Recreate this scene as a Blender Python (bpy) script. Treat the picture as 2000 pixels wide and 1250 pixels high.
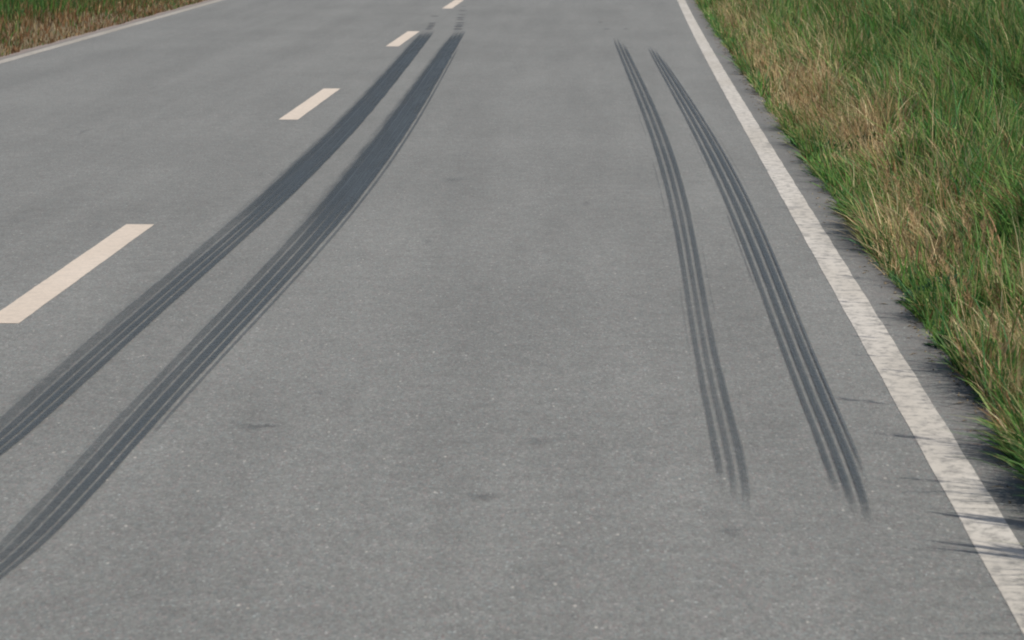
import bpy, math, random
import numpy as np
from mathutils import Vector, Matrix

S = bpy.context.scene
for o in list(bpy.data.objects):
    bpy.data.objects.remove(o)
R = math.radians

# ------------------------------------------------------------------ camera
CAM_H = 1.55                    # eye height above the road, metres
F_PX, CX, CY = 5350.0, 1000.0, 625.0
VPX, VPY = 1195.0, -214.0       # where the straight road runs to (above the frame)
PITCH = math.atan((CY - VPY) / F_PX)
YAW = math.atan((VPX - CX) / math.hypot(F_PX, CY - VPY))
cd = bpy.data.cameras.new('camera')
cd.sensor_width = 36.0
cd.lens = F_PX / 2000.0 * 36.0
cd.clip_start, cd.clip_end = 0.1, 5000.0
cd.dof.use_dof = True
cd.dof.focus_distance = 12.5
cd.dof.aperture_fstop = 11.0
cam = bpy.data.objects.new('camera', cd)
S.collection.objects.link(cam)
cam.location = (0, 0, CAM_H)
cam.rotation_euler = (math.pi / 2 - PITCH, 0, YAW)
S.camera = cam
S.render.resolution_x, S.render.resolution_y = 1024, 640
S.cycles.filter_width = 2.0

# ------------------------------------------------------------------ sky, sun, exposure
SUN_EL = 49.0
SUN_AZ = math.atan2(0.86, -0.50)          # from +Y towards +X: right of and behind the camera
W = bpy.data.worlds.new('World'); S.world = W; W.use_nodes = True
wn = W.node_tree.nodes; wl = W.node_tree.links
bg = wn.get('Background') or wn.new('ShaderNodeBackground')
sky = wn.new('ShaderNodeTexSky'); sky.sky_type = 'NISHITA'; sky.sun_disc = False
sky.sun_elevation = R(SUN_EL); sky.sun_rotation = SUN_AZ
sky.air_density = 1.0; sky.dust_density = 2.5; sky.ozone_density = 1.0
wl.new(sky.outputs[0], bg.inputs[0]); bg.inputs[1].default_value = 0.085
sd = bpy.data.lights.new('sun', 'SUN'); sd.energy = 3.6; sd.angle = R(1.2); sd.color = (1.0, 0.93, 0.83)
sun = bpy.data.objects.new('sun', sd); S.collection.objects.link(sun)
sdir = Vector((math.sin(SUN_AZ) * math.cos(R(SUN_EL)), math.cos(SUN_AZ) * math.cos(R(SUN_EL)), math.sin(R(SUN_EL))))
sun.rotation_euler = sdir.to_track_quat('Z', 'Y').to_euler(); sun.location = sdir * 50
S.view_settings.view_transform = 'Standard'; S.view_settings.look = 'None'
S.view_settings.gamma = 1.0; S.view_settings.exposure = 0.28; S.view_settings.use_curve_mapping = False

# ------------------------------------------------------------------ helpers
fwd = np.array([-math.sin(YAW) * math.cos(PITCH), math.cos(YAW) * math.cos(PITCH), -math.sin(PITCH)])
rgt = np.array([math.cos(YAW), math.sin(YAW), 0.0]); upv = np.cross(rgt, fwd)
def ground(px, py, z=0.0):
    """the point of the level plane z that a pixel of the photograph looks at"""
    d = fwd + (px - CX) / F_PX * rgt + (CY - py) / F_PX * upv
    t = (z - CAM_H) / d[2]
    return d[0] * t, d[1] * t

def link(o, parent=None):
    S.collection.objects.link(o)
    if parent: o.parent = parent
    return o
def tag(o, label=None, cat=None, group=None, kind=None):
    if label: o['label'] = label
    if cat: o['category'] = cat
    if group: o['group'] = group
    if kind: o['kind'] = kind
    return o
def mesh(name, verts, faces, mat=None, smooth=False):
    me = bpy.data.meshes.new(name)
    me.from_pydata([tuple(v) for v in verts], [], [tuple(f) for f in faces])
    if mat: me.materials.append(mat)
    if smooth:
        me.polygons.foreach_set('use_smooth', [True] * len(me.polygons))
    me.update()
    return me
def empty(name, loc):
    o = bpy.data.objects.new(name, None); o.location = loc; o.empty_display_size = 0.1
    return link(o)

class NT:
    """tiny node-tree writer"""
    def __init__(s, name):
        s.m = bpy.data.materials.new(name); s.m.use_nodes = True
        s.t = s.m.node_tree; s.t.nodes.clear()
        s.out = s.n('ShaderNodeOutputMaterial')
    def n(s, t, ins=None, **kw):
        nd = s.t.nodes.new(t)
        for k, v in kw.items(): setattr(nd, k, v)
        for k, v in (ins or {}).items(): s.put(nd.inputs[k], v)
        return nd
    def put(s, sock, v):
        if hasattr(v, 'links'): s.t.links.new(v, sock)
        elif hasattr(v, 'outputs'): s.t.links.new(v.outputs[0], sock)
        else: sock.default_value = v
    def math(s, op, a, b=0.0, c=None, clamp=False):
        d = {0: a, 1: b}
        if c is not None: d[2] = c
        return s.n('ShaderNodeMath', d, operation=op, use_clamp=clamp)
    def mix(s, f, a, b, mode='MIX'):
        nd = s.n('ShaderNodeMix', data_type='RGBA', blend_type=mode)
        s.put(nd.inputs[0], f); s.put(nd.inputs[6], a); s.put(nd.inputs[7], b)
        return nd.outputs[2]
    def ramp(s, f, pts):
        nd = s.n('ShaderNodeValToRGB', {0: f}); cr = nd.color_ramp
        while len(cr.elements) < len(pts): cr.elements.new(0.5)
        for e, (p, c) in zip(cr.elements, pts):
            e.position = p; e.color = c if len(c) == 4 else (*c, 1)
        return nd.outputs[0]
    def noise(s, vec, scale, detail=2.0, rough=0.5):
        return s.n('ShaderNodeTexNoise', {'Vector': vec, 'Scale': scale, 'Detail': detail, 'Roughness': rough})
    def mapr(s, v, a, b, c, d, interp='SMOOTHSTEP'):
        return s.n('ShaderNodeMapRange', {0: v, 1: a, 2: b, 3: c, 4: d}, interpolation_type=interp)
def g3(v): return (v, v, v, 1.0)

# ------------------------------------------------------------------ materials
def aggregate(T, pos):
    """stones of the asphalt: random grey of each stone plus relief; returns (grey factor, colour cast, height)"""
    q = T.n('ShaderNodeMapping', {'Vector': pos, 'Scale': (1.0, .42, 1.0)})      # stones lie lengthwise, rolled in with the traffic
    big = T.n('ShaderNodeTexVoronoi', {'Vector': q, 'Scale': 170.0, 'Randomness': 1.0}, feature='F1')
    sep = T.n('ShaderNodeSeparateColor', {0: big.outputs['Color']})
    return big, sep

def asphalt_material():
    T = NT('worn asphalt')
    pos = T.n('ShaderNodeTexCoord').outputs['Object']
    big, sep = aggregate(T, pos)
    r, g, b = sep.outputs[0], sep.outputs[1], sep.outputs[2]
    stone = T.ramp(r, [(0.0, g3(.135)), (.18, g3(.156)), (.55, g3(.174)), (.86, g3(.193)), (.98, g3(.218)), (1.0, g3(.28))])
    hue = T.ramp(g, [(0.0, (1.02, .98, .95)), (.3, (.965, 1.0, .965)), (.65, (.97, 1.0, .94)), (.9, (.91, 1.01, 1.0)), (1.0, (1.10, .97, .92))])
    col = T.mix(1.0, stone, hue, 'MULTIPLY')
    bit = T.mapr(big.outputs['Distance'], .45, .95, 0, 1)             # dark binder between the stones
    col = T.mix(T.math('MULTIPLY', bit, .26), col, (.10, .10, .097, 1))
    # rare bright quartz chips
    rare = T.n('ShaderNodeTexVoronoi', {'Vector': T.n('ShaderNodeMapping', {'Vector': pos, 'Scale': (1.0, .4, 1.0)}), 'Scale': 42.0}, feature='F1')
    rs = T.n('ShaderNodeSeparateColor', {0: rare.outputs['Color']})
    chip = T.math('MULTIPLY', T.mapr(rs.outputs[0], .93, .95, 0, 1), T.mapr(rare.outputs['Distance'], .10, .22, 1, 0))
    col = T.mix(T.math('MULTIPLY', chip, .5), col, (.50, .48, .43, 1))
    # traffic wear: long soft bands, patches, faint flow marks
    n1 = T.noise(pos, .55, 4.0, .55)
    m2 = T.n('ShaderNodeMapping', {'Vector': pos, 'Scale': (2.4, .16, 1)})
    n2 = T.noise(m2, 1.0, 3.0, .55)
    n3 = T.noise(pos, 9.0, 4.0, .65)
    n4 = T.noise(T.n('ShaderNodeMapping', {'Vector': pos, 'Scale': (1.0, .4, 1.0)}), 60.0, 3.0, .7)
    k = T.math('ADD', T.mapr(n1.outputs[0], .3, .7, -.045, .045), T.mapr(n2.outputs[0], .3, .7, -.07, .07))
    k = T.math('ADD', k, T.mapr(n3.outputs[0], .25, .75, -.08, .08))
    k = T.math('ADD', k, T.mapr(n4.outputs[0], .25, .75, -.10, .10))
    k = T.math('ADD', k, 1.0)
    col = T.mix(1.0, col, T.n('ShaderNodeCombineColor', {0: k, 1: k, 2: k}), 'MULTIPLY')
    # dirty margin along the right verge, with grass shade put into its colour
    xs = T.n('ShaderNodeSeparateXYZ', {0: pos})
    edge = T.math('ADD', xs.outputs[0], T.mapr(n3.outputs[0], .2, .8, -.14, .14, 'LINEAR'))
    dirt_shade = T.math('MULTIPLY', T.mapr(edge, .92, 1.16, 0, .6), T.mapr(n4.outputs[0], .25, .7, .45, 1))
    col = T.mix(dirt_shade, col, (.125, .113, .104, 1))
    ledge = T.math('ADD', xs.outputs[0], T.mapr(n3.outputs[0], .2, .8, -.1, .1, 'LINEAR'))
    ldirt = T.mapr(ledge, -5.74, -5.60, .75, 0)
    col = T.mix(ldirt, col, (.24, .19, .165, 1))
    hgt = T.math('ADD', T.math('MULTIPLY', bit, -.0014), T.math('MULTIPLY', r, .0009))
    bump = T.n('ShaderNodeBump', {'Strength': .35, 'Distance': 1.0, 'Height': hgt})
    p = T.n('ShaderNodeBsdfPrincipled', {'Base Color': col, 'Roughness': .82, 'Normal': bump})
    p.inputs['Specular IOR Level'].default_value = .35
    T.put(T.out.inputs[0], p)
    return T.m

def rubber_material(name, col, strength, streak=1.0, feather=.14, crumb=.55, wobble=.03, lead=1.0):
    """rubber rubbed onto the stone tops: u runs across the stripe, v along it in metres"""
    T = NT(name)
    uv = T.n('ShaderNodeUVMap', uv_map='UVMap').outputs[0]
    pos = T.n('ShaderNodeTexCoord').outputs['Object']
    s = T.n('ShaderNodeSeparateXYZ', {0: uv}); u = s.outputs[0]
    dens = T.n('ShaderNodeAttribute', attribute_name='dens').outputs['Fac']
    wob = T.noise(T.n('ShaderNodeMapping', {'Vector': pos, 'Scale': (30, 1.6, 1)}), 1.0, 3.0, .6)
    uw = T.math('ADD', u, T.mapr(wob.outputs[0], .2, .8, -wobble, wobble, 'LINEAR'))
    prof = T.math('MULTIPLY', T.mapr(uw, 0.0, feather * lead, 0, 1), T.mapr(uw, 1.0 - feather, 1.0, 1, 0))
    st = T.noise(T.n('ShaderNodeMapping', {'Vector': uv, 'Scale': (9.0, .55, 1)}), 1.0, 4.0, .65)
    stv = T.mapr(st.outputs[0], .3, .68, 1 - .5 * streak, 1.0)
    gap = T.noise(T.n('ShaderNodeMapping', {'Vector': pos, 'Scale': (4, .5, 1)}), 1.0, 3.0, .6)
    gv = T.mapr(gap.outputs[0], .3, .6, .72, 1.0)
    gr = T.n('ShaderNodeTexVoronoi', {'Vector': pos, 'Scale': 150.0}, feature='F1')
    gs = T.n('ShaderNodeSeparateColor', {0: gr.outputs['Color']})
    gg = T.mapr(gs.outputs[0], .0, 1.0, 1.0, 1.0 - crumb, 'LINEAR')
    f = T.math('MULTIPLY', prof, stv); f = T.math('MULTIPLY', f, gv)
    f = T.math('MULTIPLY', f, gg); f = T.math('MULTIPLY', f, dens); f = T.math('MULTIPLY', f, strength, clamp=True)
    p = T.n('ShaderNodeBsdfPrincipled', {'Base Color': (*col, 1), 'Roughness': .62})
    p.inputs['Specular IOR Level'].default_value = .45
    t = T.n('ShaderNodeBsdfTransparent')
    T.put(T.out.inputs[0], T.n('ShaderNodeMixShader', {0: f, 1: t.outputs[0], 2: p.outputs[0]}))
    return T.m

def paint_material(name, col, wear, dirty):
    """road paint: u across, v along; worn through to the asphalt in crosswise nicks"""
    T = NT(name)
    pos = T.n('ShaderNodeTexCoord').outputs['Object']
    a = T.noise(pos, 70.0, 4.0, .7)
    c = T.noise(T.n('ShaderNodeMapping', {'Vector': pos, 'Scale': (22, 17, 1)}), 1.0, 5.0, .7)
    d = T.noise(T.n('ShaderNodeMapping', {'Vector': pos, 'Scale': (2.0, .5, 1)}), 1.0, 3.0, .5)
    k = T.mapr(a.outputs[0], .25, .75, .80, 1.08, 'LINEAR')
    cc = T.mix(1.0, (*col, 1), T.n('ShaderNodeCombineColor', {0: k, 1: k, 2: k}), 'MULTIPLY')
    cc = T.mix(T.math('MULTIPLY', T.mapr(d.outputs[0], .35, .65, 0, 1), dirty), cc, (col[0] * .72, col[1] * .70, col[2] * .66, 1))
    ww = T.math('MULTIPLY', T.mapr(c.outputs[0], .44, .64, 0, 1), T.mapr(a.outputs[0], .36, .56, .2, 1))
    cc = T.mix(T.math('MULTIPLY', ww, wear), cc, (.22, .215, .20, 1))
    bump = T.n('ShaderNodeBump', {'Strength': .4, 'Distance': .002, 'Height': a.outputs[0]})
    p = T.n('ShaderNodeBsdfPrincipled', {'Base Color': cc, 'Roughness': .7, 'Normal': bump})
    p.inputs['Specular IOR Level'].default_value = .3
    T.put(T.out.inputs[0], p)
    return T.m

def soil_material():
    T = NT('verge soil and thatch')
    pos = T.n('ShaderNodeTexCoord').outputs['Object']
    a = T.noise(pos, 1.3, 4.0, .6); b = T.noise(pos, 38.0, 5.0, .7)
    c = T.ramp(a.outputs[0], [(.3, (.085, .075, .038)), (.5, (.11, .088, .048)), (.7, (.075, .085, .034))])
    c = T.mix(T.mapr(b.outputs[0], .3, .7, 0, .7), c, (.21, .165, .095, 1))
    bump = T.n('ShaderNodeBump', {'Strength': .8, 'Distance': .03, 'Height': b.outputs[0]})
    T.put(T.out.inputs[0], T.n('ShaderNodeBsdfPrincipled', {'Base Color': c, 'Roughness': .95, 'Normal': bump}))
    return T.m

def field_material():
    T = NT('meadow ground')
    pos = T.n('ShaderNodeTexCoord').outputs['Object']
    a = T.noise(pos, .12, 5.0, .6); b = T.noise(pos, 6.0, 5.0, .7)
    c = T.ramp(a.outputs[0], [(.3, (.06, .085, .025)), (.55, (.085, .11, .032)), (.75, (.13, .115, .05))])
    c = T.mix(T.mapr(b.outputs[0], .3, .7, 0, .5), c, (.13, .14, .05, 1))
    T.put(T.out.inputs[0], T.n('ShaderNodeBsdfPrincipled', {'Base Color': c, 'Roughness': .95}))
    return T.m

def leaf_material(name='grass blades', fixed=None):
    T = NT(name)
    if fixed:
        pos = T.n('ShaderNodeTexCoord').outputs['Object']
        n = T.noise(pos, 12.0, 3.0)
        col = T.mix(T.mapr(n.outputs[0], .3, .7, 0, 1), (*fixed[0], 1), (*fixed[1], 1))
    else:
        col = T.n('ShaderNodeAttribute', attribute_name='col').outputs['Color']
    p = T.n('ShaderNodeBsdfPrincipled', {'Base Color': col, 'Roughness': .55})
    p.inputs['Specular IOR Level'].default_value = .25
    tr = T.n('ShaderNodeBsdfTranslucent', {'Color': col})
    T.put(T.out.inputs[0], T.n('ShaderNodeMixShader', {0: .38, 1: p.outputs[0], 2: tr.outputs[0]}))
    return T.m

M_ASPHALT = asphalt_material()
M_RUBBER = rubber_material('tyre rubber', (.058, .071, .079), 1.08, .6, .13, .42, .04)
M_FILM = rubber_material('thin rubber film', (.060, .072, .080), .95, .7, .12, .28, .06, 3.2)
M_THIN = rubber_material('faint rubber scuff', (.07, .075, .08), .8, .6, .4, .5, .05)
M_EDGE = paint_material('worn white line paint', (.55, .525, .48), .95, .6)
M_OLD = paint_material('faded line paint', (.40, .375, .33), .9, .8)
M_DASH = paint_material('cream white dash paint', (.60, .525, .445), .22, .3)
M_SOIL = soil_material(); M_FIELD = field_material(); M_LEAF = leaf_material()

# ------------------------------------------------------------------ the setting: ground, road, verges
def bend(y, k):
    """the road swings very slightly to the right beyond twenty metres"""
    y = np.asarray(y, float)
    t = np.clip(y - 20, 0, 20)
    return k * (.000175 * t * t + np.clip(y - 40, 0, None) * .007)
EDGE_R, EDGE_L = 1.145, -5.76           # where the asphalt stops
LINE_R, LINE_C, LINE_L = .932, -2.205, -5.575

yy = np.concatenate([np.arange(-6, 70, .25), np.arange(70, 420, 5)])
rng = np.random.default_rng(11)
def rag(y, s, a):
    """uneven broken edge"""
    return a * (.5 * np.sin(y * 3.1 + s) + .3 * np.sin(y * 7.7 + 2 * s) + .35 * np.sin(y * 17.3 + 3 * s))

gm = mesh('ground', [(-600, -300, -.16), (600, -300, -.16), (600, 1200, -.16), (-600, 1200, -.16)], [(0, 1, 2, 3)], M_FIELD)
tag(link(bpy.data.objects.new('ground', gm)), kind='structure')

def strip(name, xl, xr, y, z, mat, parent=None, cols=1, zf=None, skirt=0):
    v, f = [], []
    n = cols + 1
    for i in range(len(y)):
        for j in range(n):
            t = j / cols
            x = xl[i] + (xr[i] - xl[i]) * t
            v.append((x, y[i], zf(x, y[i], t) if zf else z))
    for i in range(len(y) - 1):
        for j in range(cols):
            a = i * n + j
            f.append((a, a + 1, a + n + 1, a + n))
    if skirt:                                   # side faces, so that the slab has its thickness
        b = len(v)
        for i in range(len(y)):
            v.append((xl[i], y[i], z - skirt)); v.append((xr[i], y[i], z - skirt))
        for i in range(len(y) - 1):
            f.append((i * n, (i + 1) * n, b + 2 * i + 2, b + 2 * i))
            f.append((i * n + cols, b + 2 * i + 1, b + 2 * i + 3, (i + 1) * n + cols))
    o = bpy.data.objects.new(name, mesh(name, v, f, mat))
    return link(o, parent)

er = EDGE_R + bend(yy, 1) + rag(yy, .4, .016); el = EDGE_L + bend(yy, -.3) + rag(yy, 2.4, .03)
road = tag(strip('road', el, er, yy, 0.0, M_ASPHALT, skirt=.15), 'grey worn asphalt road with fine stone chippings', kind='structure')

def hill(x, y):
    return .018 * np.sin(x * 2.3 + y * .7) + .014 * np.sin(y * 1.9 - x * 1.1) + .02 * np.sin(y * .43 + 1.3)
def verge_z(e, x, y):
    """height of the verge at distance e from the asphalt edge"""
    e = np.asarray(e, float)
    return -.03 + .10 * (1 - np.exp(-np.clip(e, 0, None) / .55)) + .02 * np.clip(e, 0, 6) * .6 + hill(x, y) * np.clip(e / .5, 0, 1)
def edge_r(y): return EDGE_R + bend(y, 1) + rag(np.asarray(y, float), .4, .016)
def edge_l(y): return EDGE_L + bend(y, -.3) + rag(np.asarray(y, float), 2.4, .03)
y2 = np.concatenate([np.arange(-6, 70, .5), np.arange(70, 420, 5)])
tag(strip('verge_right', edge_r(y2) - .03, edge_r(y2) + 16, y2, 0, M_SOIL, cols=64,
          zf=lambda x, y, t: float(verge_z(16 * t, x, y)) - .004), kind='structure')
tag(strip('verge_left', edge_l(y2) - 16, edge_l(y2) + .03, y2, 0, M_SOIL, cols=48,
          zf=lambda x, y, t: float(verge_z(16 * (1 - t), x, y)) - .004), kind='structure')

# painted lines: parts of the road
yl = np.concatenate([np.arange(-6, 60, .12), np.arange(60, 420, 4)])
ln = strip('edge_line', LINE_R - .056 + bend(yl, 1) + rag(yl * 2.1, 1, .0022), LINE_R + .056 + bend(yl, 1) + rag(yl * 2.3, 2, .0026), yl, .0012, M_EDGE, road)
ln['label'] = 'worn solid white line beside the tall grass verge'
ln = strip('edge_line', LINE_L - .055 + bend(yl, -.3) + rag(yl * 2.1, 3, .003), LINE_L + .055 + bend(yl, -.3) + rag(yl * 2.3, 4, .003), yl, .0012, M_OLD, road)
ln['label'] = 'thin solid line along the brown grass verge'
k = 0
for y0 in [9.73 + 8.93 * i for i in range(-1, 12)]:
    yd = np.linspace(y0, y0 + 2.98, 40)
    strip('lane_dash', LINE_C - .066 + bend(yd, .5) + rag(yd * 2.4, k, .0016), LINE_C + .066 + bend(yd, .5) + rag(yd * 2.2, k + 3, .0016), yd, .0012, M_DASH, road)
    k += 1

# ------------------------------------------------------------------ skid marks
def curve(tr, deg=4):
    """traced pixel rows (py, left, right) -> smooth X(Y) of both sides on the road"""
    L = np.array([ground(l, p) for p, l, r in tr]); Rr = np.array([ground(r, p) for p, l, r in tr])
    y0, y1 = L[:, 1].min(), L[:, 1].max()
    def fit(P):
        # equal weight per pixel: the near rows show largest
        c = np.polyfit(1 / P[:, 1], P[:, 0], deg, w=1 / P[:, 1])
        def fn(y):
            yc = np.clip(y, y0, y1)
            q = np.polyval(c, 1 / yc)
            s = (np.polyval(c, 1 / (y0 + .6)) - np.polyval(c, 1 / y0)) / .6
            return q + np.where(y < y0, (y - y0) * s, 0)
        return fn
    return fit(L), fit(Rr), y0, y1

def ribbon(name, fl, fr, a, b, y0, y1, z, mat, parent, dens, v0=0.0, step=.14):
    """one stripe between the fractions a..b of a mark's width, from y0 to y1"""
    n = max(4, int((y1 - y0) / step)); ys = np.linspace(y0, y1, n)
    l, r = fl(ys), fr(ys)
    aa = a(ys) if callable(a) else a; bb = b(ys) if callable(b) else b
    xa = l + (r - l) * aa; xb = l + (r - l) * bb
    cols = 4
    v, f, uv, dn = [], [], [], []
    ox, oy = parent.location.x, parent.location.y
    dd = dens(ys)
    for i in range(n):
        for j in range(cols + 1):
            t = j / cols
            v.append((xa[i] + (xb[i] - xa[i]) * t - ox, ys[i] - oy, z)); uv.append((t, ys[i] + v0)); dn.append(float(dd[i]))
    for i in range(n - 1):
        for j in range(cols):
            q = i * (cols + 1) + j
            f.append((q, q + 1, q + cols + 2, q + cols + 1))
    me = mesh(name, v, f, mat)
    ul = me.uv_layers.new(name='UVMap')
    for lp in me.loops: ul.data[lp.index].uv = uv[lp.vertex_index]
    at = me.attributes.new('dens', 'FLOAT', 'POINT'); at.data.foreach_set('value', dn)
    return link(bpy.data.objects.new(name, me), parent)

def sm(x, a, b):
    t = np.clip((x - a) / (b - a), 0, 1); return t * t * (3 - 2 * t)

TA = [(58, 826, 845), (75, 806, 835), (100, 785, 819), (125, 770, 805), (150, 753, 790), (175, 725, 765), (200, 700, 743), (225, 672, 723),
      (250, 647, 698), (275, 620, 675), (300, 595, 648), (376, 507, 572), (438, 435, 503), (501, 365, 443), (563, 298, 375), (600, 253, 333),
      (625, 218, 308), (663, 163, 257), (725, 93, 190), (788, 30, 122), (850, -40, 50), (895, -92, 0)]
TB = [(58, 883, 902), (75, 870, 899), (100, 858, 894), (125, 843, 885), (150, 825, 875), (175, 808, 861), (200, 788, 845), (225, 765, 828),
      (250, 743, 810), (275, 723, 791), (300, 703, 771), (376, 640, 715), (438, 588, 664), (501, 528, 617), (563, 468, 566), (600, 435, 533),
      (626, 410, 510), (663, 373, 470), (725, 313, 412), (788, 255, 357), (850, 193, 300), (913, 138, 248), (963, 83, 204), (1025, 28, 139), (1088, -32, 72), (1125, -70, 30)]
TC = [(72, 1193, 1208), (100, 1205, 1229), (125, 1215, 1240), (150, 1227, 1255), (175, 1237, 1267), (200, 1247, 1278), (225, 1257, 1289), (250, 1265, 1299),
      (275, 1273, 1308), (313, 1284, 1319), (376, 1298, 1337), (438, 1312, 1353), (501, 1324, 1367), (563, 1335, 1378), (613, 1344, 1388), (663, 1354, 1401),
      (725, 1364, 1413), (788, 1374, 1427), (850, 1384, 1443), (913, 1393, 1462), (990, 1408, 1468)]
TD = [(88, 1258, 1270), (100, 1264, 1286), (125, 1280, 1304), (150, 1298, 1323), (175, 1310, 1338), (200, 1323, 1353), (225, 1337, 1368), (250, 1348, 1384),
      (275, 1359, 1399), (313, 1380, 1425), (376, 1407, 1456), (438, 1429, 1483), (501, 1453, 1508), (563, 1478, 1537), (613, 1501, 1557), (663, 1521, 1580),
      (725, 1544, 1608), (788, 1566, 1633), (850, 1588, 1656), (906, 1607, 1680), (950, 1620, 1698), (1010, 1645, 1717)]

def skid(tr, label, stripes, film, bands, ext=0.0, outer=()):
    fl, fr, y0, y1 = curve(tr)
    y0 -= ext
    root = empty('skid_mark', (float((fl(np.array(y0 + 6)) + fr(np.array(y0 + 6))) / 2), y0 + 6, 0))
    tag(root, label, 'skid mark', 'tyre skid marks left on the asphalt')
    for i, (a, b, d, near, far) in enumerate(stripes):
        ya, yb = y0 + near, y1 - far
        ribbon('tread_stripe', fl, fr, a, b, ya, yb, .0042 + .0002 * i, M_RUBBER, root,
               lambda y, d=d, ya=ya, yb=yb: d(y) * sm(y, ya, ya + .5) * (1 - sm(y, yb - 2.2, yb)), v0=i * 7.3)
    if film:
        ribbon('rubber_film', fl, fr, film[0], film[1], y0, y1, .003, M_FILM, root,
               lambda y: film[2](y) * sm(y, y0, y0 + .8) * (1 - sm(y, y1 - film[3], y1)))
    for i, (a, b, d, near, far) in enumerate(outer):
        ya, yb = near, far
        ribbon('edge_scrape', fl, fr, a, b, ya, yb, .0034 + .0001 * i, M_THIN, root,
               lambda y, d=d, ya=ya, yb=yb: d + 0 * y if yb - ya < .1 else d * sm(y, ya, ya + .8) * (1 - sm(y, yb - .8, yb)), v0=i * 3.1)
    for py, xl, xr, d in bands:                       # the wheel still hopping before it locks
        x0, yb = ground(xl, py); x1, _ = ground(xr, py)
        ff = lambda y, x=x0: x + 0 * y; gg = lambda y, x=x1: x + 0 * y
        ribbon('hop_band', ff, gg, 0, 1, yb - .16, yb + .16, .0038, M_THIN, root,
               lambda y, d=d, yb=yb: 2.6 * d * np.clip(1 - np.abs(y - yb) / .16, 0, 1), step=.05)
    return root

one = lambda v: (lambda y: v + 0 * y)
skid(TA, 'dark skid mark running beside the dashed centre line and touching one dash',
     [(.04, .35, lambda y: .40 + .10 * sm(y, 12, 17), 0, 0), (.385, .585, lambda y: .82 + .15 * sm(y, 10, 14), 0, 0),
      (.615, .79, lambda y: .92 + .08 * sm(y, 10, 14), 0, 0), (.825, 1.02, lambda y: .85 + .1 * sm(y, 10, 14), 0, 0)],
     (-.22, 1.05, lambda y: .22 + 1.0 * sm(y, 12.0, 15.0), 3.0),
     [(32, 838, 860, .5), (46, 836, 853, .8), (50, 834, 852, .6), (53, 832, 850, .75), (57, 829, 847, .9)], ext=1.6)
skid(TB, 'darkest widest skid mark, a thin pale streak along its lane-side edge',
     [(.04, .235, lambda y: .46 + .10 * sm(y, 12, 16), 0, 0), (.262, .465, lambda y: .55 + .31 * sm(y, 5.6, 7.5) + .12 * sm(y, 12, 15), 0, 0),
      (.49, .70, lambda y: .65 + .33 * sm(y, 5.6, 7.5) + .1 * sm(y, 12, 15), 0, 0), (.725, .875, lambda y: .55 + .37 * sm(y, 5.6, 7.5) + .1 * sm(y, 12, 15), 0, 0),
      (.935, 1.02, lambda y: .55 + .1 * sm(y, 12, 15), 2.4, 3)],
     (-.20, .91, lambda y: .20 + 1.1 * sm(y, 11.6, 14.6), 3.5),
     [(13, 895, 914, .35), (21, 893, 914, .55), (29, 891, 912, .45), (35, 889, 910, .85), (39, 889, 909, .45), (45, 888, 909, .85), (49, 886, 908, .6), (52, 885, 907, .9), (57, 883, 905, .95)], ext=.9)
skid(TC, 'faint narrow skid mark of three stripes in the middle of the lane',
     [(.0, .25, lambda y: .60 + .2 * sm(y, 9, 16), .3, 0), (.37, .60, lambda y: .52 + .25 * sm(y, 9, 16), .1, 0),
      (.71, .99, lambda y: .62 + .16 * sm(y, 9, 16), 0, 1.0)],
     (.0, 1.02, lambda y: .05 + .10 * sm(y, 9, 16), 3.0),
     [(57, 1176, 1194, .28), (44, 1166, 1180, .2)], ext=.14,
     outer=[(-.30, -.20, .4, 13.0, 16.2), (-.34, -.24, .35, 7.6, 8.6), (1.20, 1.28, .4, 7.4, 8.4), (-.22, -.13, .45, 8.8, 11.2), (1.16, 1.24, .35, 9.6, 12.4), (-.26, -.16, .3, 17, 20)])
skid(TD, 'dark skid mark of four stripes running closest to the solid white edge line',
     [(.0, .185, lambda y: .86 + .0 * y, .3, 0), (.285, .51, lambda y: .96 + 0 * y, .12, 0),
      (.61, .85, lambda y: 1.0 + 0 * y, 0, .6), (.92, 1.03, lambda y: 1.0 - .0 * y, .5, 2.0)],
     (-.02, 1.03, lambda y: .06 + .08 * sm(y, 9, 14), 3.0),
     [(57, 1214, 1232, .2)], ext=.14,
     outer=[(-.14, -.06, .7, 10.4, 13.6), (1.14, 1.22, .25, 14, 19), (-.16, -.1, .4, 15, 18)])

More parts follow.
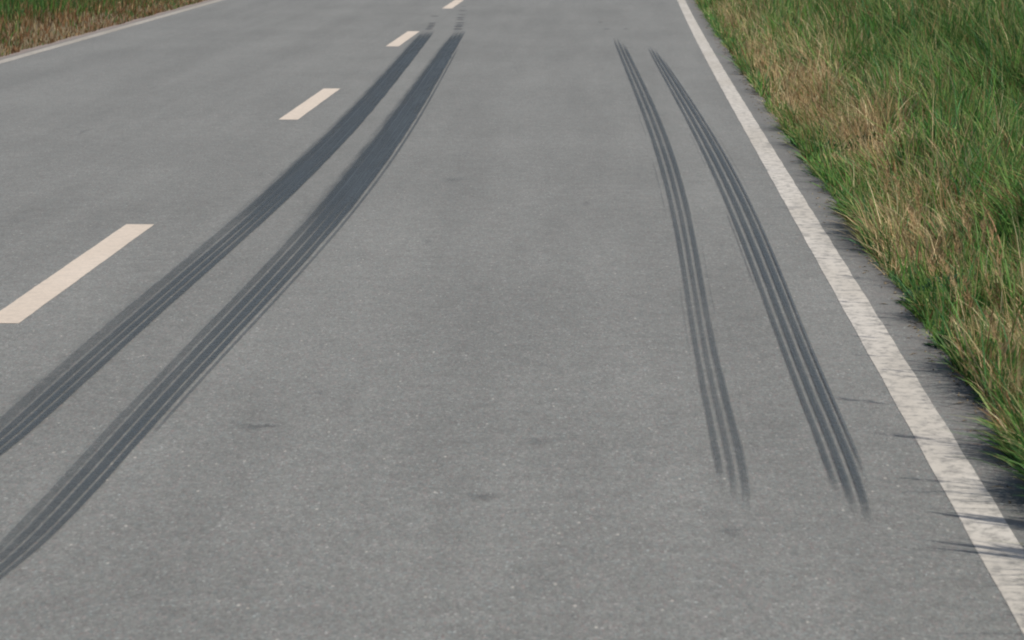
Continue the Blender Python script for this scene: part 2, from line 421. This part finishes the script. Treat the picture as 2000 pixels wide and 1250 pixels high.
# small rubber scuffs and oil spots: parts of the road
for i, (px, py, wpx, ly, d) in enumerate([(500, 834, 95, .055, .7), (522, 832, 36, .035, .6), (625, 768, 55, .05, .6), (945, 970, 85, .06, .6), (1055, 862, 80, .08, .45),
                                 (1430, 1040, 70, .08, .5), (885, 352, 65, .18, .45), (836, 473, 22, .12, .55), (163, 258, 18, .3, .6), (1395, 1005, 90, .10, .25),
                                 (1355, 357, 50, .2, .3), (1145, 398, 18, .12, .5), (300, 172, 14, .3, .4), (1400, 1165, 50, .06, .25), (780, 1040, 60, .1, .2)]):
    x0, y = ground(px - wpx / 2, py); x1, _ = ground(px + wpx / 2, py)
    n = 24
    v = [((x0 + x1) / 2, y, .0028)]; uvd = [1.0]
    ph = rng.random() * 6
    for k in range(n):
        a = 2 * math.pi * k / n; w = 1 + .25 * math.sin(3 * a + ph) + .15 * math.sin(5 * a + 2 * ph)
        v.append(((x0 + x1) / 2 + math.cos(a) * (x1 - x0) / 2 * w, y + math.sin(a) * ly * w, .0028)); uvd.append(0.0)
    me = mesh('scuff', v, [(0, 1 + k, 1 + (k + 1) % n) for k in range(n)], M_THIN)
    ul = me.uv_layers.new(name='UVMap')
    for lp in me.loops: ul.data[lp.index].uv = (.5, me.vertices[lp.vertex_index].co.y)
    me.attributes.new('dens', 'FLOAT', 'POINT').data.foreach_set('value', [q * d * .8 for q in uvd])
    link(bpy.data.objects.new('scuff', me), road)

# ------------------------------------------------------------------ grass of both verges (nobody could count it)
def vnoise(x, y, sc, seed):
    """smooth value noise on numpy arrays"""
    g = np.random.default_rng(seed).random((64, 64))
    u, v = x * sc, y * sc
    i, j = np.floor(u).astype(int), np.floor(v).astype(int)
    a, b = u - i, v - j
    a = a * a * (3 - 2 * a); b = b * b * (3 - 2 * b)
    q = lambda p, r: g[p % 64, r % 64]
    return (q(i, j) * (1 - a) + q(i + 1, j) * a) * (1 - b) + (q(i, j + 1) * (1 - a) + q(i + 1, j + 1) * a) * b

def grass_mesh(name, x, y, z, h, w, lx, ly, colb, colt, r):
    """tapered curved blades: 7 vertices each"""
    n = len(x)
    ang = r.random(n) * 2 * np.pi
    wx, wy = np.cos(ang) * w / 2, np.sin(ang) * w / 2
    ts = [0, .38, .74, 1.0]; ws = [.75, 1.0, .62]
    V = np.zeros((n, 7, 3), np.float32); C = np.ones((n, 7, 4), np.float32)
    for i, t in enumerate(ts):
        cx = x + lx * h * t ** 1.8; cy = y + ly * h * t ** 1.8
        droop = np.clip(np.hypot(lx, ly), 0, 1.2)
        cz = z + h * (t - .30 * droop * t ** 2.4)
        c = colb + (colt - colb) * t
        if i < 3:
            for s, sg in ((0, -1), (1, 1)):
                V[:, i * 2 + s, 0] = cx + sg * wx * ws[i]; V[:, i * 2 + s, 1] = cy + sg * wy * ws[i]; V[:, i * 2 + s, 2] = cz
                C[:, i * 2 + s, :3] = c
        else:
            V[:, 6, 0], V[:, 6, 1], V[:, 6, 2] = cx, cy, cz; C[:, 6, :3] = c
    base = (np.arange(n) * 7)[:, None]
    loops = (base + np.array([[0, 1, 3, 2, 2, 3, 5, 4, 4, 5, 6]])).astype(np.int32).ravel()
    me = bpy.data.meshes.new(name)
    me.vertices.add(n * 7); me.vertices.foreach_set('co', V.ravel())
    me.loops.add(len(loops)); me.loops.foreach_set('vertex_index', loops)
    st = (np.arange(n) * 11)[:, None] + np.array([[0, 4, 8]])
    me.polygons.add(n * 3); me.polygons.foreach_set('loop_start', st.astype(np.int32).ravel())
    me.update(calc_edges=True)
    me.color_attributes.new('col', 'FLOAT_COLOR', 'POINT').data.foreach_set('color', C.ravel())
    me.materials.append(M_LEAF)
    return me

GREEN = np.array([[.084, .212, .040], [.120, .260, .050], [.060, .170, .044], [.165, .270, .066], [.066, .185, .066], [.10, .235, .052]])
STRAW = np.array([[.50, .385, .19], [.60, .48, .28], [.40, .30, .15], [.48, .35, .19], [.54, .465, .285]])
RUST = np.array([[.23, .12, .055], [.28, .15, .075], [.20, .13, .06]])
# straw-coloured patches of the verge, from the photograph: (px, py, radius across, radius along)
PATCH = [(ground(px, py, .18), rx, ry, s) for px, py, rx, ry, s in
         [(1590, 150, .32, 3.4, .85), (1560, 195, .22, 2.2, .5), (1705, 262, .16, 1.2, .9), (1770, 450, .24, 1.2, .6), (1745, 420, .18, 1.0, .55), (1850, 400, .16, .8, .6),
          (1860, 560, .16, .6, .45), (1880, 640, .2, .6, .6), (1930, 690, .16, .5, .7), (1960, 600, .15, .5, .5), (1420, 20, .2, 4.0, .7), (1470, 90, .18, 3.0, .6), (1960, 780, .2, .5, .6),
          (1940, 60, .9, 4.0, .6)]]
def pick(tab, r, n): return tab[r.integers(0, len(tab), n)] * (1 + r.normal(0, .27, (n, 1)).clip(-.55, .6))

def verge_right(n, seed, ymin, ymax, emax, fine=True):
    r = np.random.default_rng(seed)
    p = 1.15
    q = r.random(n)
    y = (ymin ** (1 - p) + q * (ymax ** (1 - p) - ymin ** (1 - p))) ** (1 / (1 - p))
    wmax = np.minimum(emax, np.clip(.152 * y - 1.0, .35, None) + .7)
    e = wmax * r.random(n) ** 1.12 - .005
    x = edge_r(y) + e
    tuft = vnoise(x, y, 5.0, 3); tuft2 = vnoise(x + 9, y, 2.2, 4)
    keep = r.random(n) < .12 + .95 * tuft * (.35 + 1.1 * tuft2) + .25 * np.exp(-(e / .15) ** 2)
    x, y, e = x[keep], y[keep], e[keep]; n = len(x)
    z = verge_z(e, x, y)
    big = vnoise(x, y * .5, 1.1, 5); mid = vnoise(x, y * .6, 3.2, 8)
    # how dry: near the road drier, patches from the photograph, noise
    dry = .15 + .30 * (big - .5) + .40 * (mid - .5) + .17 * np.exp(-((e - .35) / .30) ** 2) - .20 * sm(e, .6, 1.4)
    for (gx, gy), rx, ry, s in PATCH:
        dry = dry + 0.60 * s * np.exp(-((x - gx) / rx) ** 2 - ((y - gy) / ry) ** 2)
    dry = dry - .42 * np.exp(-(e / .10) ** 2)
    dry = np.clip(dry, .04, .93)
    h = (.125 + .17 * sm(e, .08, .8) + .20 * sm(e, .7, 2.2)) * (.40 + 1.15 * vnoise(x, y, 2.6, 12)) * r.uniform(.5, 1.3, n)
    tall = r.random(n) < .035; h = np.where(tall, h * 1.3 + .13, h)
    isd = r.random(n) < dry
    grn = pick(GREEN, r, n) * (1 - .22 * sm(e, .6, 1.8))[:, None]
    grn = grn * (.8 + .4 * vnoise(x, y, 4.0, 91))[:, None]
    col = np.where(isd[:, None], pick(STRAW, r, n), grn)
    ru = (r.random(n) < .06 + .14 * isd); col[ru] = pick(RUST, r, int(ru.sum()))
    tip = col * np.where(isd, 1.1, 1.0)[:, None]
    yl = (~isd) & (r.random(n) < .22); tip[yl] = .5 * tip[yl] + .5 * STRAW[0]
    w = np.where(isd, r.uniform(.003, .0055, n), r.uniform(.0042, .0095, n)) * (1 + y / 55)
    w = np.where(tall, w * .7, w)
    h = np.where(isd, h * 1.08, h)
    la = r.random(n) * 2 * np.pi; lm = np.abs(r.normal(0, .46, n)).clip(0, 1.3)
    # tufts fan out in their own directions
    fx = vnoise(x, y, 3.6, 61) - .5; fy = vnoise(x, y, 3.6, 62) - .5
    lx = np.cos(la) * lm - .06 - .10 * np.exp(-(e / .25) ** 2) + 1.1 * fx; ly = np.sin(la) * lm - .04 + .8 * fy
    return grass_mesh('verge_grass', x, y, z - .01, h, w, lx, ly, col, tip, r)

o = link(bpy.data.objects.new('verge_grass', verge_right(470000, 21, 3.2, 75, 9)))
tag(o, 'tall mixed green and straw-coloured grass beside the worn solid white line', 'grass', kind='stuff')

def verge_left(n, seed):
    r = np.random.default_rng(seed)
    y = 14 + 66 * r.random(n) ** 1.25
    e = 5.5 * r.random(n) ** 1.2
    x = edge_l(y) - e + rag(y * 1.3, 3, .03)
    z = verge_z(e, x, y)
    big = vnoise(x, y * .5, .9, 35); mid = vnoise(x, y * .6, 2.4, 38)
    dry = np.clip(.80 + .5 * (big - .5) + .6 * (mid - .5) - .75 * sm(e, .35, 1.6), .06, .96)
    h = (.07 + .17 * sm(e, .1, 1.2) + .1 * sm(e, 1, 2.5)) * r.uniform(.5, 1.3, n)
    isd = r.random(n) < dry
    col = np.where(isd[:, None], pick(RUST, r, n) * .8, pick(GREEN, r, n) * .6)
    st = isd & (r.random(n) < .14); col[st] = pick(STRAW, r, int(st.sum())) * .85
    w = r.uniform(.004, .009, n) * (1 + y / 60)
    la = r.random(n) * 2 * np.pi; lm = np.abs(r.normal(0, .36, n)).clip(0, 1.1)
    return grass_mesh('verge_grass', x, y, z - .01, h, w, np.cos(la) * lm + .08, np.sin(la) * lm, col, col, r)
o = link(bpy.data.objects.new('verge_grass', verge_left(95000, 77)))
tag(o, 'short rusty brown and green grass beyond the thin solid line', 'grass', kind='stuff')

# ------------------------------------------------------------------ plants that stand out of the grass
def blade_mesh(name, h, w, lean, curl, mat, fold=.25, seg=9):
    """long folded leaf rising from the origin and bending over towards +x"""
    v, f = [], []
    for i in range(seg + 1):
        t = i / seg
        ww = w * (.55 + .9 * t if t < .35 else .865 * (1 - ((t - .35) / .65) ** 1.7)) / 2 + .0004
        cx = h * (lean * t + curl * t ** 2.6); cz = h * (t - .32 * (lean + curl) * t ** 3)
        v += [(cx, -ww, cz + ww * fold), (cx, 0, cz), (cx, ww, cz + ww * fold)]
    for i in range(seg):
        a = i * 3
        f += [(a, a + 1, a + 4, a + 3), (a + 1, a + 2, a + 5, a + 4)]
    return mesh(name, v, f, mat, True)
M_REED = leaf_material('broad green blade', ((.10, .23, .042), (.15, .28, .07)))
M_STALK = leaf_material('dry straw stalk', ((.40, .31, .14), (.50, .40, .21)))
M_HEAD = leaf_material('dry seed head', ((.36, .24, .12), (.44, .31, .17)))
M_WEED = leaf_material('dark weed leaf', ((.035, .095, .045), (.055, .125, .05)))
rb = np.random.default_rng(5)
reeds = [blade_mesh('blade', rb.uniform(.26, .46), rb.uniform(.007, .012), rb.uniform(.05, .28), rb.uniform(.05, .5), M_REED) for _ in range(10)]

def on_verge(px, py, lift=0.0):
    """foot of a plant seen at this pixel, on the verge surface"""
    z = .05
    for _ in range(6):
        x, y = ground(px, py, z)
        z = float(verge_z(x - edge_r(y), np.array(x), np.array(y)))
    return x, y, z - .012

for px, py, nb, sc in [(1968, 640, 9, 1.0), (1945, 560, 8, .95), (1990, 700, 7, .85), (1895, 430, 8, .9), (1975, 470, 9, 1.0), (1930, 400, 8, .95), (1870, 300, 8, .9), (1950, 330, 9, 1.0),
                       (1990, 260, 8, 1.0), (1800, 260, 7, .9), (1905, 220, 8, .95), (1760, 190, 7, .95), (1850, 160, 8, 1.0), (1680, 110, 7, .9), (1620, 60, 7, 1.0), (1960, 150, 8, 1.0)]:
    x, y, z = on_verge(px, py)
    t = empty('grass_tuft', (x, y, z))
    tag(t, 'tuft of long broad bright green blades standing in the roadside grass', 'grass tuft', 'broad-bladed tufts in the verge')
    for i in range(nb):
        b = bpy.data.objects.new('blade', reeds[int(rb.integers(0, 10))])
        b.location = (rb.normal(0, .03), rb.normal(0, .03), 0)
        b.rotation_euler = (0, 0, rb.uniform(0, 6.28)); b.scale = (sc, sc * rb.uniform(.9, 1.1), sc * rb.uniform(.85, 1.15))
        link(b, t)

def tube(pts, rad, sides=5):
    v, f = [], []
    n = len(pts)
    for i, p in enumerate(pts):
        a = Vector(pts[min(i + 1, n - 1)]) - Vector(pts[max(i - 1, 0)]); a.normalize()
        q = a.to_track_quat('Z', 'X')
        for k in range(sides):
            v.append(Vector(p) + q @ Vector((math.cos(6.2832 * k / sides) * rad[i], math.sin(6.2832 * k / sides) * rad[i], 0)))
    for i in range(n - 1):
        for k in range(sides):
            f.append((i * sides + k, i * sides + (k + 1) % sides, (i + 1) * sides + (k + 1) % sides, (i + 1) * sides + k))
    return v, f
def stalk_parts(h, lean, seed, full=1.0):
    r = np.random.default_rng(seed)
    P = [(h * lean * t ** 1.7, 0, h * (t - .2 * lean * t ** 2)) for t in np.linspace(0, 1, 9)]
    v, f = tube(P, [.0018 - .0009 * t for t in np.linspace(0, 1, 9)])
    st = mesh('stem', v, f, M_STALK, True)
    v, f = [], []
    for i in range(34):                                  # spikelets of the panicle
        t = .74 + .27 * r.random()
        c = Vector((h * lean * t ** 1.7, 0, h * (t - .2 * lean * t ** 2)))
        a = r.random() * 6.28; s = .024 * full * (1.1 - abs(t - .84) * 3) + .004
        d = Vector((math.cos(a) * .6, math.sin(a) * .6, 1.0)).normalized(); w = Vector((-math.sin(a), math.cos(a), 0)) * .0028
        q = c + Vector((math.cos(a), math.sin(a), .4)) * s * .35
        b = len(v); v += [c, q + w, q + d * s, q - w]; f.append((b, b + 1, b + 2, b + 3))
    return st, mesh('seed_head', v, f, M_HEAD)
kinds = [stalk_parts(.40 + .05 * i, .10 + .07 * (i % 4), 50 + i, 1.0 + .2 * (i % 3)) for i in range(6)]
spots = [(1742, 470), (1775, 520), (1810, 560), (1835, 610), (1880, 655), (1700, 420), (1660, 360), (1625, 300), (1590, 245), (1905, 720), (1945, 760), (1980, 830), (1550, 190), (1510, 120),
         (1600, 180), (1640, 220), (1720, 300), (1780, 400), (1850, 480), (1900, 560), (1930, 640), (1990, 900), (2060, 985), (1480, 70), (2015, 930), (1880, 760), (1840, 690)]
for i, (px, py) in enumerate(spots):
    x, y, z = on_verge(px, py)
    x = max(x, float(edge_r(y)) + .03)
    t = empty('seed_stalk', (x, y, z)); t.rotation_euler = (0, 0, math.pi + rb.normal(0, .7))
    tag(t, 'thin dry straw stalk with a loose seed head at the edge of the verge', 'grass stalk', 'dry seed stalks in the verge')
    a, b = kinds[i % 6]
    s = rb.uniform(.62, .95)
    if py > 880: s = .8
    for nm, me in (('stem', a), ('seed_head', b)):
        c = link(bpy.data.objects.new(nm, me), t); c.scale = (s, s, s)

# taller plants of the verge whose shadows cross the edge line: foot placed from the shadow's tip along the sun
def foot_of_shadow(px, py, edge_off):
    x, y = ground(px, py)
    hx, hy = sdir.x / math.hypot(sdir.x, sdir.y), sdir.y / math.hypot(sdir.x, sdir.y)
    t = (EDGE_R + edge_off - x) / hx
    return x + hx * t, y + hy * t, t * math.tan(R(SUN_EL))
for i, (px, py, off, fat) in enumerate([(1812, 1058, .10, 1), (1845, 1002, .06, 1), (1738, 860, .08, 0), (1672, 655, .10, 0), (1535, 402, .12, 0), (1690, 590, .06, 0), (1640, 540, .09, 0), (1600, 480, .05, 0), (1480, 285, .1, 0), (1500, 330, .07, 0)]):
    x, y, h = foot_of_shadow(px, py, off)
    z = float(verge_z(x - edge_r(y), np.array(x), np.array(y))) - .012
    if fat:
        t = empty('grass_tuft', (x, y, z))
        tag(t, 'tall upright green tuft rising at the rim of the verge above the short grass', 'grass tuft', 'tall tufts at the rim of the verge')
        for k in range(18 if py > 1050 else 11):
            b = link(bpy.data.objects.new('blade', reeds[(i + k) % 10]), t)
            sc = h * rb.uniform(.75, 1.05) / max(q.co.z for q in reeds[(i + k) % 10].vertices)
            b.location = (rb.normal(0, .02), rb.normal(0, .028), 0); b.rotation_euler = (0, 0, rb.uniform(0, 6.28)); b.scale = (sc * .12, sc * 2.0, sc)
    else:
        t = empty('seed_stalk', (x, y, z)); t.rotation_euler = (0, 0, rb.uniform(0, 6.28))
        tag(t, 'thin dry straw stalk with a loose seed head at the edge of the verge', 'grass stalk', 'dry seed stalks in the verge')
        a, b = kinds[i % 6]; sc = h / (.40 + .05 * (i % 6)) * 1.05
        for nm, me in (('stem', a), ('seed_head', b)):
            c = link(bpy.data.objects.new(nm, me), t); c.scale = (sc * .7, sc, sc)

def weed(seed, n=520, w=.12, h=.11):
    """low rosette of small dark leaves"""
    r = np.random.default_rng(seed); v, f = [], []
    for i in range(n):
        a = r.random() * 6.28; q = r.random() ** .6
        c = Vector((math.cos(a) * w * q, math.sin(a) * w * q * 1.3, h * r.random() * (1.1 - q * .7)))
        d = Vector((math.cos(a + r.normal(0, .7)), math.sin(a + r.normal(0, .7)), r.uniform(-.1, .9))).normalized()
        s = d.cross(Vector((0, 0, 1))).normalized(); L = r.uniform(.018, .04); b = len(v)
        up = Vector((0, 0, .006))
        v += [c, c + d * L * .45 + s * L * .26 + up, c + d * L, c + d * L * .45 - s * L * .26 + up]
        f += [(b, b + 1, b + 2), (b, b + 2, b + 3)]
    return mesh('weed_clump', v, f, M_WEED)
for i, (px, py, s) in enumerate([(1600, 318, 1.15), (1690, 296, .9), (1700, 468, .9), (1806, 606, 1.1), (1850, 690, 1.0), (1668, 430, .7), (1960, 850, 1.2), (1925, 800, 1.0), (1545, 246, .9), (1470, 150, .8), (1640, 395, .7), (1995, 885, 1.1)]):
    x, y, z = on_verge(px, py)
    x = max(x, float(edge_r(y)) + .125 * s)
    o = link(bpy.data.objects.new('weed_clump', weed(200 + i)))
    o.location = (x, y, z + .01); o.scale = (s, s, s); o.rotation_euler = (0, 0, rb.random() * 6)
    tag(o, 'low dark green leafy weed clump spilling towards the asphalt edge', 'weed', 'dark weeds along the road edge')

# crumbs, bits of dead grass and grit along the broken asphalt edge
def litter(n, seed):
    r = np.random.default_rng(seed); v, f = [], []
    ys = 4 + 46 * r.random(n) ** 1.4
    for i in range(n):
        y = float(ys[i]); x = float(edge_r(y)) + .03 - abs(r.normal(0, .055))
        a = r.random() * 6.28; d = Vector((math.cos(a), math.sin(a), 0)); q = Vector((-d.y, d.x, 0)); b = len(v)
        if r.random() < .55:                              # dead blade lying flat
            L, w = r.uniform(.015, .06), r.uniform(.001, .0022); c = Vector((x, y, .0025))
            v += [c - d * L / 2, c + q * w + Vector((0, 0, .003)), c + d * L / 2, c - q * w + Vector((0, 0, .003))]
            f += [(b, b + 1, b + 2), (b, b + 2, b + 3)]
        else:                                             # grit
            s_ = r.uniform(.002, .006); c = Vector((x, y, .0005))
            v += [c + d * s_, c + q * s_ * .8, c - d * s_, c - q * s_ * .8, c + Vector((0, 0, s_ * 1.1))]
            f += [(b, b + 1, b + 4), (b + 1, b + 2, b + 4), (b + 2, b + 3, b + 4), (b + 3, b, b + 4)]
    T = NT('edge litter')
    nz = T.noise(T.n('ShaderNodeTexCoord').outputs['Object'], 60.0, 2.0)
    c = T.ramp(nz.outputs[0], [(.35, (.10, .08, .055)), (.5, (.22, .17, .10)), (.62, (.40, .32, .19))])
    T.put(T.out.inputs[0], T.n('ShaderNodeBsdfPrincipled', {'Base Color': c, 'Roughness': .9}))
    return mesh('verge_litter', v, f, T.m)
tag(link(bpy.data.objects.new('verge_litter', litter(2600, 9))), 'dead grass bits and grit strewn along the asphalt edge', 'litter', kind='stuff')
